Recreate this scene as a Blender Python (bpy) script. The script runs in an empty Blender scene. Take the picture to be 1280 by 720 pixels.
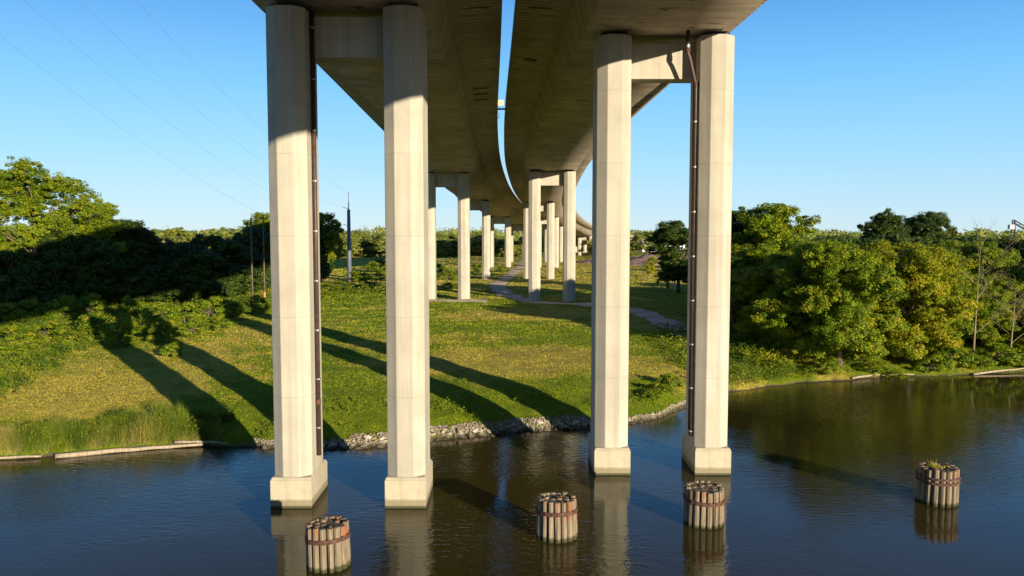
import bpy, math, random
import numpy as np
from mathutils import Vector, Matrix
R = math.radians
random.seed(7)
S = bpy.context.scene
COL = S.collection

# ------------------------------------------------------------------ camera
CAM_Z, FPX, PITCH = 15.5, 1000.0, math.atan(68 / 1000.0)
cd = bpy.data.cameras.new('camera'); cam = bpy.data.objects.new('camera', cd); COL.objects.link(cam)
cam.location = (0, 0, CAM_Z); cam.rotation_euler = (R(90) - PITCH, 0, 0)
cd.sensor_width = 36; cd.lens = 36 * FPX / 1280; cd.clip_end = 20000; cd.clip_start = 0.1
S.camera = cam
# ------------------------------------------------------------------ light
EXPO = 0.95
SUN_AZ, SUN_EL = R(36), R(10.5)          # the sun stands behind the camera, to the right
to_sun = Vector((math.sin(SUN_AZ) * math.cos(SUN_EL), -math.cos(SUN_AZ) * math.cos(SUN_EL), math.sin(SUN_EL)))
W = bpy.data.worlds.new('World'); S.world = W; W.use_nodes = True
wn = W.node_tree.nodes; bg = wn['Background']
sky = wn.new('ShaderNodeTexSky'); sky.sky_type = 'NISHITA'; sky.sun_disc = False
sky.sun_elevation = SUN_EL; sky.sun_rotation = math.atan2(to_sun.x, to_sun.y)
sky.air_density = 1.0; sky.dust_density = 0.3; sky.ozone_density = 1.5; sky.altitude = 0
tc = wn.new('ShaderNodeTexCoord'); sx_ = wn.new('ShaderNodeSeparateXYZ'); W.node_tree.links.new(tc.outputs['Generated'], sx_.inputs[0])
rp = wn.new('ShaderNodeValToRGB'); W.node_tree.links.new(sx_.outputs[2], rp.inputs[0])
SKYC = [(0.0, (.56, .76, .86)), (.04, (.43, .70, .90)), (.10, (.30, .64, .95)), (.18, (.17, .53, .95)), (.28, (.07, .32, .76)), (.45, (.02, .11, .38)), (1.0, (.008, .05, .20))]
while len(rp.color_ramp.elements) < len(SKYC): rp.color_ramp.elements.new(.5)
for e_, (p_, c_) in zip(rp.color_ramp.elements, SKYC): e_.position = p_; e_.color = (*c_, 1)
sc_ = wn.new('ShaderNodeVectorMath'); sc_.operation = 'SCALE'; sc_.inputs[3].default_value = 1 / (0.15 * 2 ** EXPO) * 1.08
W.node_tree.links.new(rp.outputs[0], sc_.inputs[0])
mx_ = wn.new('ShaderNodeMix'); mx_.data_type = 'RGBA'; mx_.inputs[0].default_value = .92
W.node_tree.links.new(sky.outputs[0], mx_.inputs[6]); W.node_tree.links.new(sc_.outputs[0], mx_.inputs[7])
W.node_tree.links.new(mx_.outputs[2], bg.inputs[0]); bg.inputs[1].default_value = 0.15
sd = bpy.data.lights.new('sun', 'SUN'); sd.energy = 5.0; sd.angle = R(0.5); sd.color = (1.0, 0.86, 0.66)
sun = bpy.data.objects.new('sun', sd); COL.objects.link(sun)
sun.rotation_euler = to_sun.to_track_quat('Z', 'Y').to_euler(); sun.location = (60, -100, 80)
S.view_settings.view_transform = 'Standard'; S.view_settings.look = 'None'
S.view_settings.exposure = EXPO; S.view_settings.gamma = 1.0
S.render.engine = 'CYCLES'
S.cycles.max_bounces = 6; S.cycles.transparent_max_bounces = 6

# ------------------------------------------------------------------ helpers
def spot(px, py, z=0.0):
    """a point of the place, from its bearing as seen from the drone and its height"""
    k = (CAM_Z - z) / (math.cos(PITCH) * (py - 292))
    return Vector(((px - 640) * k, (FPX * math.cos(PITCH) - (py - 360) * math.sin(PITCH)) * k, z))

def tag(o, label=None, cat=None, group=None, kind=None):
    if label: o['label'] = label
    if cat: o['category'] = cat
    if group: o['group'] = group
    if kind: o['kind'] = kind
    return o

def empty(name, loc, rz=0.0):
    o = bpy.data.objects.new(name, None); COL.objects.link(o)
    o.location = loc; o.rotation_euler = (0, 0, rz); o.empty_display_size = 0.5
    return o

def mesh_np(name, V, F, smooth=False, attrs=None):
    """V (n,3), F (m,k) all faces of the same size"""
    me = bpy.data.meshes.new(name)
    V = np.asarray(V, np.float32); F = np.asarray(F, np.int32)
    n, k = F.shape
    me.vertices.add(len(V)); me.vertices.foreach_set('co', V.ravel())
    me.loops.add(n * k); me.loops.foreach_set('vertex_index', F.ravel())
    me.polygons.add(n); me.polygons.foreach_set('loop_start', np.arange(0, n * k, k, dtype=np.int32))
    if smooth: me.polygons.foreach_set('use_smooth', np.ones(n, bool))
    if attrs:
        for an, val in attrs.items():
            a = me.attributes.new(an, 'FLOAT', 'POINT'); a.data.foreach_set('value', np.asarray(val, np.float32))
    me.update(); me.validate()
    return me

class MB:
    def __init__(s): s.v = []; s.f = []; s.uv = {}
    def add(s, vs, fs):
        b = len(s.v); s.v += [tuple(v) for v in vs]; s.f += [tuple(i + b for i in f) for f in fs]
    def prism(s, poly, z0, z1, top_scale=1.0):
        n = len(poly)
        s.add([(x, y, z0) for x, y in poly] + [(x * top_scale, y * top_scale, z1) for x, y in poly],
              [tuple(range(n))[::-1], tuple(range(n, 2 * n))] + [(i, (i + 1) % n, n + (i + 1) % n, n + i) for i in range(n)])
    def box(s, x0, x1, y0, y1, z0, z1):
        s.prism([(x0, y0), (x1, y0), (x1, y1), (x0, y1)], z0, z1)
    def tube(s, pts, rads, n=8, cap=True, wob=None):
        pts = [Vector(p) for p in pts]; b = len(s.v); up = Vector((0.3, 0.1, 1)).normalized()
        if not hasattr(rads, '__len__'): rads = [rads] * len(pts)
        for i, p in enumerate(pts):
            d = (pts[min(i + 1, len(pts) - 1)] - pts[max(i - 1, 0)]).normalized()
            u = d.cross(up)
            if u.length < 0.05: u = d.cross(Vector((1, 0, 0)))
            u.normalize(); w = d.cross(u)
            for k in range(n):
                a = 2 * math.pi * k / n; r = rads[i] * (1 + (wob.uniform(-.13, .13) if wob else 0))
                s.v.append(tuple(p + u * (math.cos(a) * r) + w * (math.sin(a) * r)))
        for i in range(len(pts) - 1):
            for k in range(n):
                k2 = (k + 1) % n
                s.f.append((b + i * n + k, b + i * n + k2, b + (i + 1) * n + k2, b + (i + 1) * n + k))
        if cap:
            s.f.append(tuple(b + k for k in range(n))[::-1]); e = b + (len(pts) - 1) * n
            s.f.append(tuple(e + k for k in range(n)))
    def mesh(s, name, mat=None, smooth=False):
        me = bpy.data.meshes.new(name); me.from_pydata(s.v, [], s.f); me.update()
        if mat: me.materials.append(mat)
        if smooth:
            me.polygons.foreach_set('use_smooth', [len(p.vertices) == 4 for p in me.polygons])
        return me
    def build(s, name, mat, parent=None, smooth=False, loc=None, bevel=0.0):
        return link(name, s.mesh(name, mat, smooth), None, parent, loc, bevel)

def link(name, me, mat=None, parent=None, loc=None, bevel=0.0):
    o = bpy.data.objects.new(name, me); COL.objects.link(o)
    if mat: me.materials.append(mat)
    if parent: o.parent = parent
    if loc is not None: o.location = loc
    if bevel:
        m = o.modifiers.new('bevel', 'BEVEL'); m.width = bevel; m.segments = 2; m.limit_method = 'ANGLE'; m.angle_limit = R(20)
    return o

ORD = 'first second third fourth fifth sixth seventh eighth ninth tenth eleventh twelfth thirteenth fourteenth fifteenth sixteenth seventeenth eighteenth nineteenth twentieth'.split() + ['twenty-' + w for w in 'first second third fourth fifth sixth seventh eighth ninth'.split()]
def nth(v, vals): return ORD[sorted(vals).index(v)]
# ------------------------------------------------------------------ materials
def lin(c): return tuple(((x / 255) / 12.92 if x <= 10 else ((x / 255 + .055) / 1.055) ** 2.4) for x in c)
class NT:
    def __init__(s, name, rough=0.85, spec=0.3):
        s.m = bpy.data.materials.new(name); s.m.use_nodes = True; s.t = s.m.node_tree; s.b = s.t.nodes['Principled BSDF']
        s.b.inputs['Roughness'].default_value = rough; s.b.inputs['Specular IOR Level'].default_value = spec
    def n(s, kind, ins=None, **kw):
        nd = s.t.nodes.new('ShaderNode' + kind)
        for k, v in kw.items(): setattr(nd, k, v)
        for k, v in (ins or {}).items():
            if isinstance(v, bpy.types.NodeSocket): s.t.links.new(v, nd.inputs[k])
            else: nd.inputs[k].default_value = v
        return nd
    def coord(s, which='Object'): return s.n('TexCoord').outputs[which]
    def mapping(s, src, scale=(1, 1, 1), rot=(0, 0, 0)): return s.n('Mapping', {0: src, 'Scale': scale, 'Rotation': rot}).outputs[0]
    def noise(s, src, scale, detail=4, rough=.55, dist=0.0):
        return s.n('TexNoise', {'Vector': src, 'Scale': scale, 'Detail': detail, 'Roughness': rough, 'Distortion': dist}).outputs[0]
    def math(s, op, a, b=0.0, c=0.0, clamp=False):
        nd = s.n('Math', {0: a, 1: b, 2: c}, operation=op); nd.use_clamp = clamp; return nd.outputs[0]
    def ramp(s, fac, lo, hi, a=0.0, b=1.0):
        nd = s.n('MapRange', {0: fac, 1: lo, 2: hi, 3: a, 4: b}); return nd.outputs[0]
    def mix(s, fac, a, b, mode='MIX'):
        nd = s.t.nodes.new('ShaderNodeMix'); nd.data_type = 'RGBA'; nd.blend_type = mode
        for sock, v in ((nd.inputs[0], fac), (nd.inputs[6], a), (nd.inputs[7], b)):
            if isinstance(v, bpy.types.NodeSocket): s.t.links.new(v, sock)
            elif isinstance(v, (int, float)): sock.default_value = v
            else: sock.default_value = tuple(v) + (1,) if len(v) == 3 else v
        return nd.outputs[2]
    def attr(s, name): return s.n('Attribute', attribute_name=name).outputs['Fac']
    def color(s, c):
        if isinstance(c, bpy.types.NodeSocket): s.t.links.new(c, s.b.inputs['Base Color'])
        else: s.b.inputs['Base Color'].default_value = tuple(c) + (1,)
    def bump(s, h, dist=0.02, strength=1.0):
        nd = s.n('Bump', {'Height': h, 'Distance': dist, 'Strength': strength}); s.t.links.new(nd.outputs[0], s.b.inputs['Normal']); return nd

def mat_plain(name, c, rough=.7, metal=0.0, var=.25, scale=3.0):
    t = NT(name, rough); co = t.coord()
    n = t.noise(co, scale, 5)
    t.color(t.mix(t.ramp(n, .3, .7), tuple(x * (1 - var) for x in c), tuple(x * (1 + var) for x in c)))
    t.b.inputs['Metallic'].default_value = metal
    t.bump(t.noise(co, scale * 6, 3), .01, .4)
    return t.m

def mat_concrete(name, base=(.43, .395, .31), joints=True):
    t = NT(name, .88, .25); co = t.coord(); rnd = t.n('ObjectInfo').outputs['Random']
    off = t.n('CombineXYZ', {0: t.math('MULTIPLY', rnd, 37.0), 1: t.math('MULTIPLY', rnd, 11.0), 2: 0.0}).outputs[0]
    cv = t.n('VectorMath', {0: co, 1: off}, operation='ADD').outputs[0]
    big = t.noise(cv, .35, 4); fine = t.noise(cv, 6, 6, .65)
    streak = t.noise(t.mapping(cv, (2.2, 2.2, .07)), 1.0, 5, .6)
    c = t.mix(t.ramp(big, .3, .7), tuple(x * .8 for x in base), tuple(x * 1.08 for x in base))
    c = t.mix(t.ramp(streak, .46, .70, 0, .62), c, tuple(x * .62 for x in base))
    c = t.mix(t.ramp(fine, .35, .75, 0, .3), c, tuple(x * .75 for x in base))
    h = fine
    if joints:
        z = t.n('SeparateXYZ', {0: co}).outputs[2]
        fr = t.math('FRACT', t.math('DIVIDE', z, 4.55))
        dist = t.math('ABSOLUTE', t.math('SUBTRACT', fr, .5))
        j = t.ramp(dist, .4935, .4975)
        c = t.mix(t.math('MULTIPLY', j, .38), c, tuple(x * .45 for x in base))
        # each lift of concrete has its own slight tone
        lift = t.n('TexWhiteNoise', {'W': t.math('ADD', t.math('FLOOR', t.math('DIVIDE', z, 4.55)), rnd)}, noise_dimensions='1D').outputs[0]
        c = t.mix(t.ramp(lift, 0, 1, 0, .16), c, tuple(x * .7 for x in (base[0], base[1] * .98, base[2] * .92)))
        p2 = t.math('ABSOLUTE', t.math('SUBTRACT', t.math('FRACT', t.math('DIVIDE', z, .91)), .5))
        c = t.mix(t.ramp(p2, .48, .495, 0, .12), c, tuple(x * .5 for x in base))
        pat = t.noise(t.mapping(cv, (.9, .9, .5)), 1.7, 2, .4, .5)
        c = t.mix(t.ramp(pat, .58, .62, 0, .10), c, tuple(x * .55 for x in base))
    t.color(c); t.bump(h, .012, .5)
    return t.m
def mat_girder():
    t = NT('girder_concrete', .9, .2); uv = t.n('UVMap').outputs[0]
    sx = t.n('SeparateXYZ', {0: uv}); u, v = sx.outputs[0], sx.outputs[1]
    base = (.52, .43, .31)
    uvx = t.n('CombineXYZ', {0: u, 1: v, 2: 0.0}).outputs[0]
    big = t.noise(uvx, .22, 5, .6); fine = t.noise(uvx, 2.5, 6, .7)
    tr = t.noise(t.mapping(uvx, (1.6, .16, 1)), 1.0, 5, .6)
    c = t.mix(t.ramp(big, .3, .7), tuple(x * .58 for x in base), tuple(x * 1.2 for x in base))
    c = t.mix(t.ramp(tr, .46, .66, 0, .75), c, tuple(x * .5 for x in base))
    # segment joints every 3 m, form board lines under the wings every 0.75 m
    fr = t.math('ABSOLUTE', t.math('SUBTRACT', t.math('FRACT', t.math('DIVIDE', u, 3.05)), .5))
    j = t.ramp(fr, .487, .494)
    wing = t.ramp(t.math('ABSOLUTE', v), 4.9, 5.0)
    fb = t.math('FRACT', t.math('DIVIDE', u, .76))
    groove = t.math('MULTIPLY', t.ramp(t.math('ABSOLUTE', t.math('SUBTRACT', fb, .5)), .30, .42), wing)
    seg = t.n('TexWhiteNoise', {'W': t.math('FLOOR', t.math('DIVIDE', u, 3.05))}, noise_dimensions='1D').outputs[0]
    c = t.mix(t.ramp(seg, 0, 1, 0, .45), c, tuple(x * .62 for x in base))
    c = t.mix(t.math('MULTIPLY', j, .75), c, tuple(x * .35 for x in base))
    c = t.mix(t.math('MULTIPLY', groove, .85), c, tuple(x * .35 for x in base))
    c = t.mix(t.ramp(fine, .45, .8, 0, .3), c, tuple(x * .6 for x in base))
    leak = t.noise(t.mapping(uvx, (.9, .35, 1)), 1.3, 3, .5, .8)
    c = t.mix(t.ramp(leak, .62, .70, 0, .8), c, (.07, .055, .04))
    lime = t.noise(t.mapping(uvx, (1.4, .3, 1)), .9, 4, .7)
    c = t.mix(t.ramp(lime, .64, .72, 0, .4), c, (.62, .58, .5))
    t.color(c)
    hh = t.math('SUBTRACT', fine, t.math('MULTIPLY', groove, 4.0))
    t.bump(hh, .03, .6)
    return t.m
def mat_leaf(name, dark, light, yellow=None, trans=.35):
    t = NT(name, .55, .25); a = t.attr('tint'); b = t.attr('warm')
    c = t.mix(a, dark, light)
    if yellow: c = t.mix(b, c, yellow)
    t.color(c)
    nodes = t.t.nodes; out = nodes['Material Output']
    tr = t.n('BsdfTranslucent', {0: t.mix(.5, c, tuple(min(1, x * 1.6) for x in light))})
    ms = t.n('MixShader', {0: trans, 1: t.b.outputs[0], 2: tr.outputs[0]})
    t.t.links.new(ms.outputs[0], out.inputs['Surface'])
    return t.m
def mat_bark(name, c):
    t = NT(name, .95, .1); co = t.coord()
    n = t.noise(t.mapping(co, (3, 3, .6)), 2.5, 5, .7)
    t.color(t.mix(t.ramp(n, .3, .7), tuple(x * .5 for x in c), tuple(x * 1.3 for x in c))); t.bump(n, .05, .8)
    return t.m

M_CONC = mat_concrete('pier_concrete')
M_PLINTH = NT('plinth_concrete', .85, .3)
def _pl():
    t = M_PLINTH; co = t.coord(); z = t.n('SeparateXYZ', {0: t.n('NewGeometry').outputs['Position']}).outputs[2]
    n = t.noise(co, 1.3, 5, .65); f = t.noise(co, 8, 5, .65)
    st = t.noise(t.mapping(co, (3, 3, .2)), 1, 4)
    c = t.mix(t.ramp(n, .3, .7), (.34, .30, .21), (.43, .385, .28))
    c = t.mix(t.ramp(st, .5, .7, 0, .4), c, (.26, .22, .14))
    c = t.mix(t.ramp(t.math('ADD', z, t.math('MULTIPLY', n, .12)), .48, .62, .7, 0), c, (.15, .125, .06))
    c = t.mix(t.ramp(t.math('ADD', z, t.math('MULTIPLY', f, .08)), .14, .2, .9, 0), c, (.045, .045, .02))
    t.color(c); t.bump(f, .015, .5); return t.m
M_PLINTH = _pl()
M_GIRDER = mat_girder()
M_PARAPET = mat_concrete('parapet_concrete', (.33, .30, .25), False)
M_PIPE = mat_plain('brown_pipe_paint', (.055, .035, .03), .45)
M_CLAMP = mat_plain('galvanised_clamp', (.28, .26, .23), .4, .6)
M_RUST = mat_plain('rusty_steel', (.085, .042, .03), .8, .2, .5, 5)
M_BEARING = mat_plain('bearing_rubber', (.03, .03, .03), .8)

# ------------------------------------------------------------------ ground
SH = [(-4000, 44), (-300, 45), (-120, 47), (-60, 50), (-34.9, 53.6), (-32.2, 54.6), (-28.9, 55.8), (-25.4, 56.8), (-22.4, 57.3), (-17.9, 56.8), (-13.8, 56.6), (-9.3, 57.5), (-6.0, 58.8), (-2.4, 60.3), (0.0, 61.5), (3.2, 62.5), (6.1, 63.3), (9.8, 64.1), (12.4, 66.4), (15.7, 71.0), (21.3, 77.6), (29.9, 82.2), (39.5, 85.0), (49.2, 86.9), (57.1, 88.4), (90, 92), (200, 101), (500, 106), (4000, 106)]
SHX = np.array([p[0] for p in SH], float); SHY = np.array([p[1] for p in SH], float)
def hermite(xs, ys, x):
    xs = np.asarray(xs, float); ys = np.asarray(ys, float); x = np.asarray(x, float)
    d = np.diff(ys) / np.diff(xs); m = np.empty_like(ys); m[1:-1] = (d[1:] + d[:-1]) / 2; m[0] = d[0]; m[-1] = d[-1]
    i = np.clip(np.searchsorted(xs, x) - 1, 0, len(xs) - 2); h = xs[i + 1] - xs[i]; t = np.clip((x - xs[i]) / h, 0, 1)
    return ((2*t**3 - 3*t**2 + 1) * ys[i] + (t**3 - 2*t**2 + t) * h * m[i] + (-2*t**3 + 3*t**2) * ys[i+1] + (t**3 - t**2) * h * m[i+1])
def wob(x, y):
    return (np.sin(x * .31 + 1.3 * np.sin(y * .11)) * np.cos(y * .27 + 1.1 * np.sin(x * .13)) * .5
            + np.sin(x * .9 + y * .35 + 1) * .18 + np.sin(y * 1.1 - x * .5 + 2) * .15)
_H = np.random.RandomState(4).rand(256, 256)
def vn(x, y, s, oct_=4, ph=0):
    x = np.asarray(x, float) * s + 17.3 * ph; y = np.asarray(y, float) * s + 9.1 * ph; o = 0; a = 1; tot = 0
    for k in range(oct_):
        xi = np.floor(x).astype(int); yi = np.floor(y).astype(int); fx = x - xi; fy = y - yi; fx = fx*fx*(3-2*fx); fy = fy*fy*(3-2*fy)
        h = lambda i, j: _H[(xi + i) & 255, (yi + j) & 255]
        o = o + a * ((h(0,0)*(1-fx)+h(1,0)*fx)*(1-fy) + (h(0,1)*(1-fx)+h(1,1)*fx)*fy); tot += a; a *= .55; x = x * 2.03 + 5; y = y * 2.03 + 3
    return o / tot
def shore(x):
    x = np.asarray(x, float)
    return np.interp(x, SHX, SHY) + (1.5 * (vn(x, 0 * x, .45, 4, 2) - .5) + .12 * np.sin(x * 1.9 + 1)) * np.exp(-(x / 120) ** 2)
def land(d, x, y):
    """height from the distance inland"""
    base = np.interp(d, [-60, -6, -1, 0, .8, 3, 9, 30, 90, 200, 600, 4000], [-4, -2.2, -.5, -.05, .42, 1.05, 1.8, 2.5, 3.1, 3.0, 3.0, 3.0])
    amp = np.interp(d, [-2, 1, 10, 400, 900], [0, .08, .22, .5, 2.5])
    return base + wob(x, y) * amp
def gz(x, y):
    x = np.asarray(x, float); y = np.asarray(y, float)
    return land(y - shore(x), x, y)
def G(x, y): return float(gz(x, y))
def gspot(px, py):
    """ground point seen at this bearing"""
    z = 2.5
    for _ in range(6):
        p = spot(px, py, z); z = .5 * z + .5 * G(p.x, p.y)
    return Vector((p.x, p.y, G(p.x, p.y)))

def axis(fine0, fine1, step, far, grow=1.12):
    a = list(np.arange(fine0, fine1, step)); s = step; x = fine1
    while x < far: a.append(x); s *= grow; x += s
    a.append(far); s = step; x = fine0; b = []
    while x > -far: s *= grow; x -= s; b.append(max(x, -far))
    return np.array(b[::-1] + a)
xs = axis(-75, 75, .6, 9000)
ds = list(np.arange(-9, 12, .35)) + list(np.arange(12, 110, .8)); s_ = .8; v = 110
while v < 9000: ds.append(v); s_ *= 1.09; v += s_
ds = np.array([-9e3, -400, -116, -110, -104, -60, -30, -14] + ds)
GX, GD = np.meshgrid(xs, ds); GY = shore(GX) + GD
dd = np.where(GD < -60, -110 - GD, GD)          # the other bank, behind the drone
GZ = land(dd, GX, GY)
nx, nd_ = len(xs), len(ds)
idx = np.arange(nx * nd_).reshape(nd_, nx)
F = np.stack([idx[:-1, :-1], idx[:-1, 1:], idx[1:, 1:], idx[1:, :-1]], -1).reshape(-1, 4)
gme = mesh_np('ground', np.stack([GX, GY, GZ], -1).reshape(-1, 3), F, True)

# zones of the meadow, shared by the ground material (as an attribute) and the plants
def zone(x, y):
    """returns dry (0..1) and tall (0..1)"""
    n = (vn(x, y, .45, 4, 1) - .5) * 3; n2 = (vn(x, y, .07, 4, 2) - .5) * 3
    d = y - shore(x)
    # mown, straw coloured strip running back from the left bank
    c = -31.5 + 0 * y
    hay = np.exp(-((x - c) / 9.0) ** 2) * ((y > 54) & (y < 108)) * np.clip((y - 56) / 5, 0, 1)
    hay2 = np.exp(-(((x + 1) / 11) ** 2)) * np.exp(-((y - 122) / 9) ** 2) + .6 * np.exp(-(((x - 2) / 9) ** 2)) * 1.9 * np.exp(-((y - 84) / 7) ** 2) + .8 * np.clip((y - 150) / 40, 0, 1)
    stripe = .5 + .5 * np.sin((x + y * .45) * 2.1 + 2 * n2)
    dry = np.clip(.24 + hay * (.5 + .35 * stripe) + .85 * hay2 + .75 * n2 + .5 * n, 0, 1)
    left = np.clip((-40 - .22 * (y - 60) - x) / 4, 0, 1) * (y > shore(x))
    back = np.clip((y - 128) / 20, 0, 1) * np.clip((-20 - x) / 8, 0, 1)
    right = np.clip((x - 17) / 4, 0, 1) * np.clip((34 - d) / 8, 0, 1) * np.clip((40 - x) / 8, 0, 1)
    tall = np.clip(np.maximum(np.maximum(left, back), right), 0, 1)
    return dry, tall
dry, tall = zone(GX, GY)
for nme, val in (('dry', dry), ('tall', tall), ('inland', np.clip(GD, -5, 50))):
    a = gme.attributes.new(nme, 'FLOAT', 'POINT'); a.data.foreach_set('value', val.ravel().astype(np.float32))
def mat_ground():
    t = NT('meadow_ground', .95, .1); co = t.coord()
    n1 = t.noise(co, .12, 6, .65); n2 = t.noise(co, 1.1, 6, .7); n3 = t.noise(co, 6, 5, .7)
    green = t.mix(t.ramp(n2, .3, .7), (.075, .125, .005), (.19, .235, .008))
    straw = t.mix(t.ramp(n2, .3, .7), (.24, .20, .03), (.42, .36, .06))
    f = t.math('ADD', t.attr('dry'), t.math('MULTIPLY', t.math('SUBTRACT', n1, .5), 1.1))
    c = t.mix(t.ramp(f, .35, .85), green, straw)
    c = t.mix(t.ramp(n3, .5, .75, 0, .5), c, (.03, .045, .008))
    e = t.math('ADD', t.attr('inland'), t.math('MULTIPLY', t.math('SUBTRACT', n2, .5), 1.6))
    c = t.mix(t.ramp(e, .1, .5, 1, 0), c, t.mix(n3, (.07, .05, .03), (.2, .165, .11)))
    c = t.mix(t.ramp(t.attr('inland'), .05, .3, 1, 0), c, (.035, .027, .015))
    t.color(c); t.bump(t.math('ADD', t.math('MULTIPLY', n3, .6), n2), .35, .9)
    return t.m
tag(link('ground', gme, mat_ground()), kind='structure')

def mat_water():
    t = NT('river_water', .03, .5); t.b.inputs['IOR'].default_value = 1.33
    co = t.coord()
    t.color(t.mix(t.ramp(t.noise(co, .03, 3), .35, .7), (.026, .022, .006), (.043, .034, .008)))
    w1 = t.noise(t.mapping(co, (1.3, 3.0, 1), (0, 0, R(24))), 1.0, 3, .5, .6)
    w2 = t.noise(t.mapping(co, (3.2, 6.5, 1), (0, 0, R(-14))), 1.0, 3, .55, .4)
    calm = t.ramp(t.noise(co, .045, 3), .40, .60, .12, 1.0)
    h = t.math('MULTIPLY', t.math('ADD', w1, t.math('MULTIPLY', w2, .35)), calm)
    t.bump(h, .034, 1.0)
    return t.m
MBw = MB(); MBw.add([(-9000, -9000, 0), (9000, -9000, 0), (9000, 9000, 0), (-9000, 9000, 0)], [(0, 1, 2, 3)])
# the sheet of water stays under the land
tag(MBw.build('river_water', mat_water()), kind='structure')

# gravel track and pads: sheets that follow the ground
TRACK = [tuple(gspot(*p).xy) for p in ((668, 316), (655, 328), (640, 342), (622, 355), (628, 366), (655, 376), (700, 380), (760, 381), (800, 388), (850, 412), (885, 430))]
def ribbon(name, pts, w, mat, lift=.05):
    P = [];
    for a, b in zip(pts[:-1], pts[1:]):
        k = max(2, int(math.hypot(b[0]-a[0], b[1]-a[1]) / 1.5))
        for i in range(k): P.append((a[0] + (b[0]-a[0]) * i / k, a[1] + (b[1]-a[1]) * i / k))
    P.append(pts[-1]); P = np.array(P); 
    for _ in range(12): P[1:-1] = (P[:-2] + 2 * P[1:-1] + P[2:]) / 4
    T = np.gradient(P, axis=0); T /= np.linalg.norm(T, axis=1)[:, None]; N = np.stack([-T[:, 1], T[:, 0]], 1)
    vs = []; K = 6
    for i in range(len(P)):
        ww = w * (1 + .18 * math.sin(i * .7) + .1 * math.sin(i * 1.9))
        for k in range(K + 1):
            q = P[i] + N[i] * ww * (k / K - .5); vs.append((q[0], q[1], G(q[0], q[1]) + lift * math.sin(math.pi * k / K) - (.06 if k in (0, K) else 0)))
    fs = [(i*(K+1)+k, i*(K+1)+k+1, (i+1)*(K+1)+k+1, (i+1)*(K+1)+k) for i in range(len(P)-1) for k in range(K)]
    return tag(link(name, mesh_np(name, vs, fs, True), mat), kind='structure')
def mat_gravel():
    t = NT('gravel', .95, .1); co = t.coord(); n = t.noise(co, 2.2, 7, .75); m = t.noise(co, .4, 4)
    c = t.mix(t.ramp(n, .3, .7), (.40, .31, .24), (.66, .53, .43)); c = t.mix(t.ramp(m, .5, .7, 0, .6), c, (.10, .12, .03))
    t.color(c); t.bump(n, .08, .8); return t.m
M_GRAVEL = mat_gravel()
ribbon('gravel_track', TRACK, 5.0, M_GRAVEL)

ribbon('gravel_pad', [(-19.5, 148.5), (-4.5, 147.5)], 6, M_GRAVEL, .12)
# ------------------------------------------------------------------ bridge decks
PY = [-420, -160, 0, 53, 71, 105, 132, 165, 195, 230, 270, 298, 352, 410, 463, 540, 700]
PX = [14, 4.5, .9, -.1, -.5, -1.35, -1.8, -1.9, -1.3, 0.0, 2.4, 4.8, 11.2, 21, 33, 56, 118]
ZY = [-420, 0, 50, 100, 150, 221, 298, 352, 463, 540, 620, 700]
ZZ = [26, 28.2, 28.12, 27.9, 27.0, 24.4, 21.7, 19.3, 14.2, 11.0, 7.5, 4.2]
def path_at(y):
    x = float(hermite(PY, PX, y)); e = 1.0
    t = Vector((float(hermite(PY, PX, y + e)) - float(hermite(PY, PX, y - e)), 2 * e, 0)).normalized()
    return Vector((x, y, 0)), t, Vector((t.y, -t.x, 0)), float(hermite(ZY, ZZ, y))
PIERY = [-50, 49, 150, 221, 298, 353, 461, 540, 620, 700]
def rise(y):
    """the soffit arches up between the piers"""
    i = max(1, min(len(PIERY) - 1, int(np.searchsorted(PIERY, y)))); a, b = PIERY[i-1], PIERY[i]
    t = min(abs(y - a), abs(b - y)) / ((b - a) / 2); t = min(1, max(0, t))
    return min(1.15, (b - a) * .012) * (1 - (1 - t) ** 2)
HALF, OFF = 8.65, 9.2
def sweep(name, prof, side, mat, parent, closed=True, y0=-420, y1=700, step=3.0):
    """sweep a profile (u outward from the deck centre, z above soffit) along the road"""
    ys = np.arange(y0, y1 + .1, step); vs = []; uvs = []; s = 0; last = None
    for y in ys:
        c, t, r, z = path_at(y)
        if last is not None: s += (c - last).length
        last = c
        rs = rise(y)
        for u, h in prof:
            hh = h + rs * max(0, 1 - h / 3.4)
            p = c + r * (side * (OFF + u)); vs.append((p.x, p.y, z + hh)); uvs.append((s, u))
    n = len(prof); fs = []; m = n if closed else n - 1
    for i in range(len(ys) - 1):
        for k in range(m):
            k2 = (k + 1) % n; q = (i*n+k, (i+1)*n+k, (i+1)*n+k2, i*n+k2)
            fs.append(q if side > 0 else q[::-1])
    me = mesh_np(name, vs, fs)
    uvl = me.uv_layers.new(name='UVMap'); li = np.empty(len(me.loops), np.int32); me.loops.foreach_get('vertex_index', li)
    uvl.data.foreach_set('uv', np.array(uvs, np.float32)[li].ravel())
    return link(name, me, mat, parent)
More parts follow.
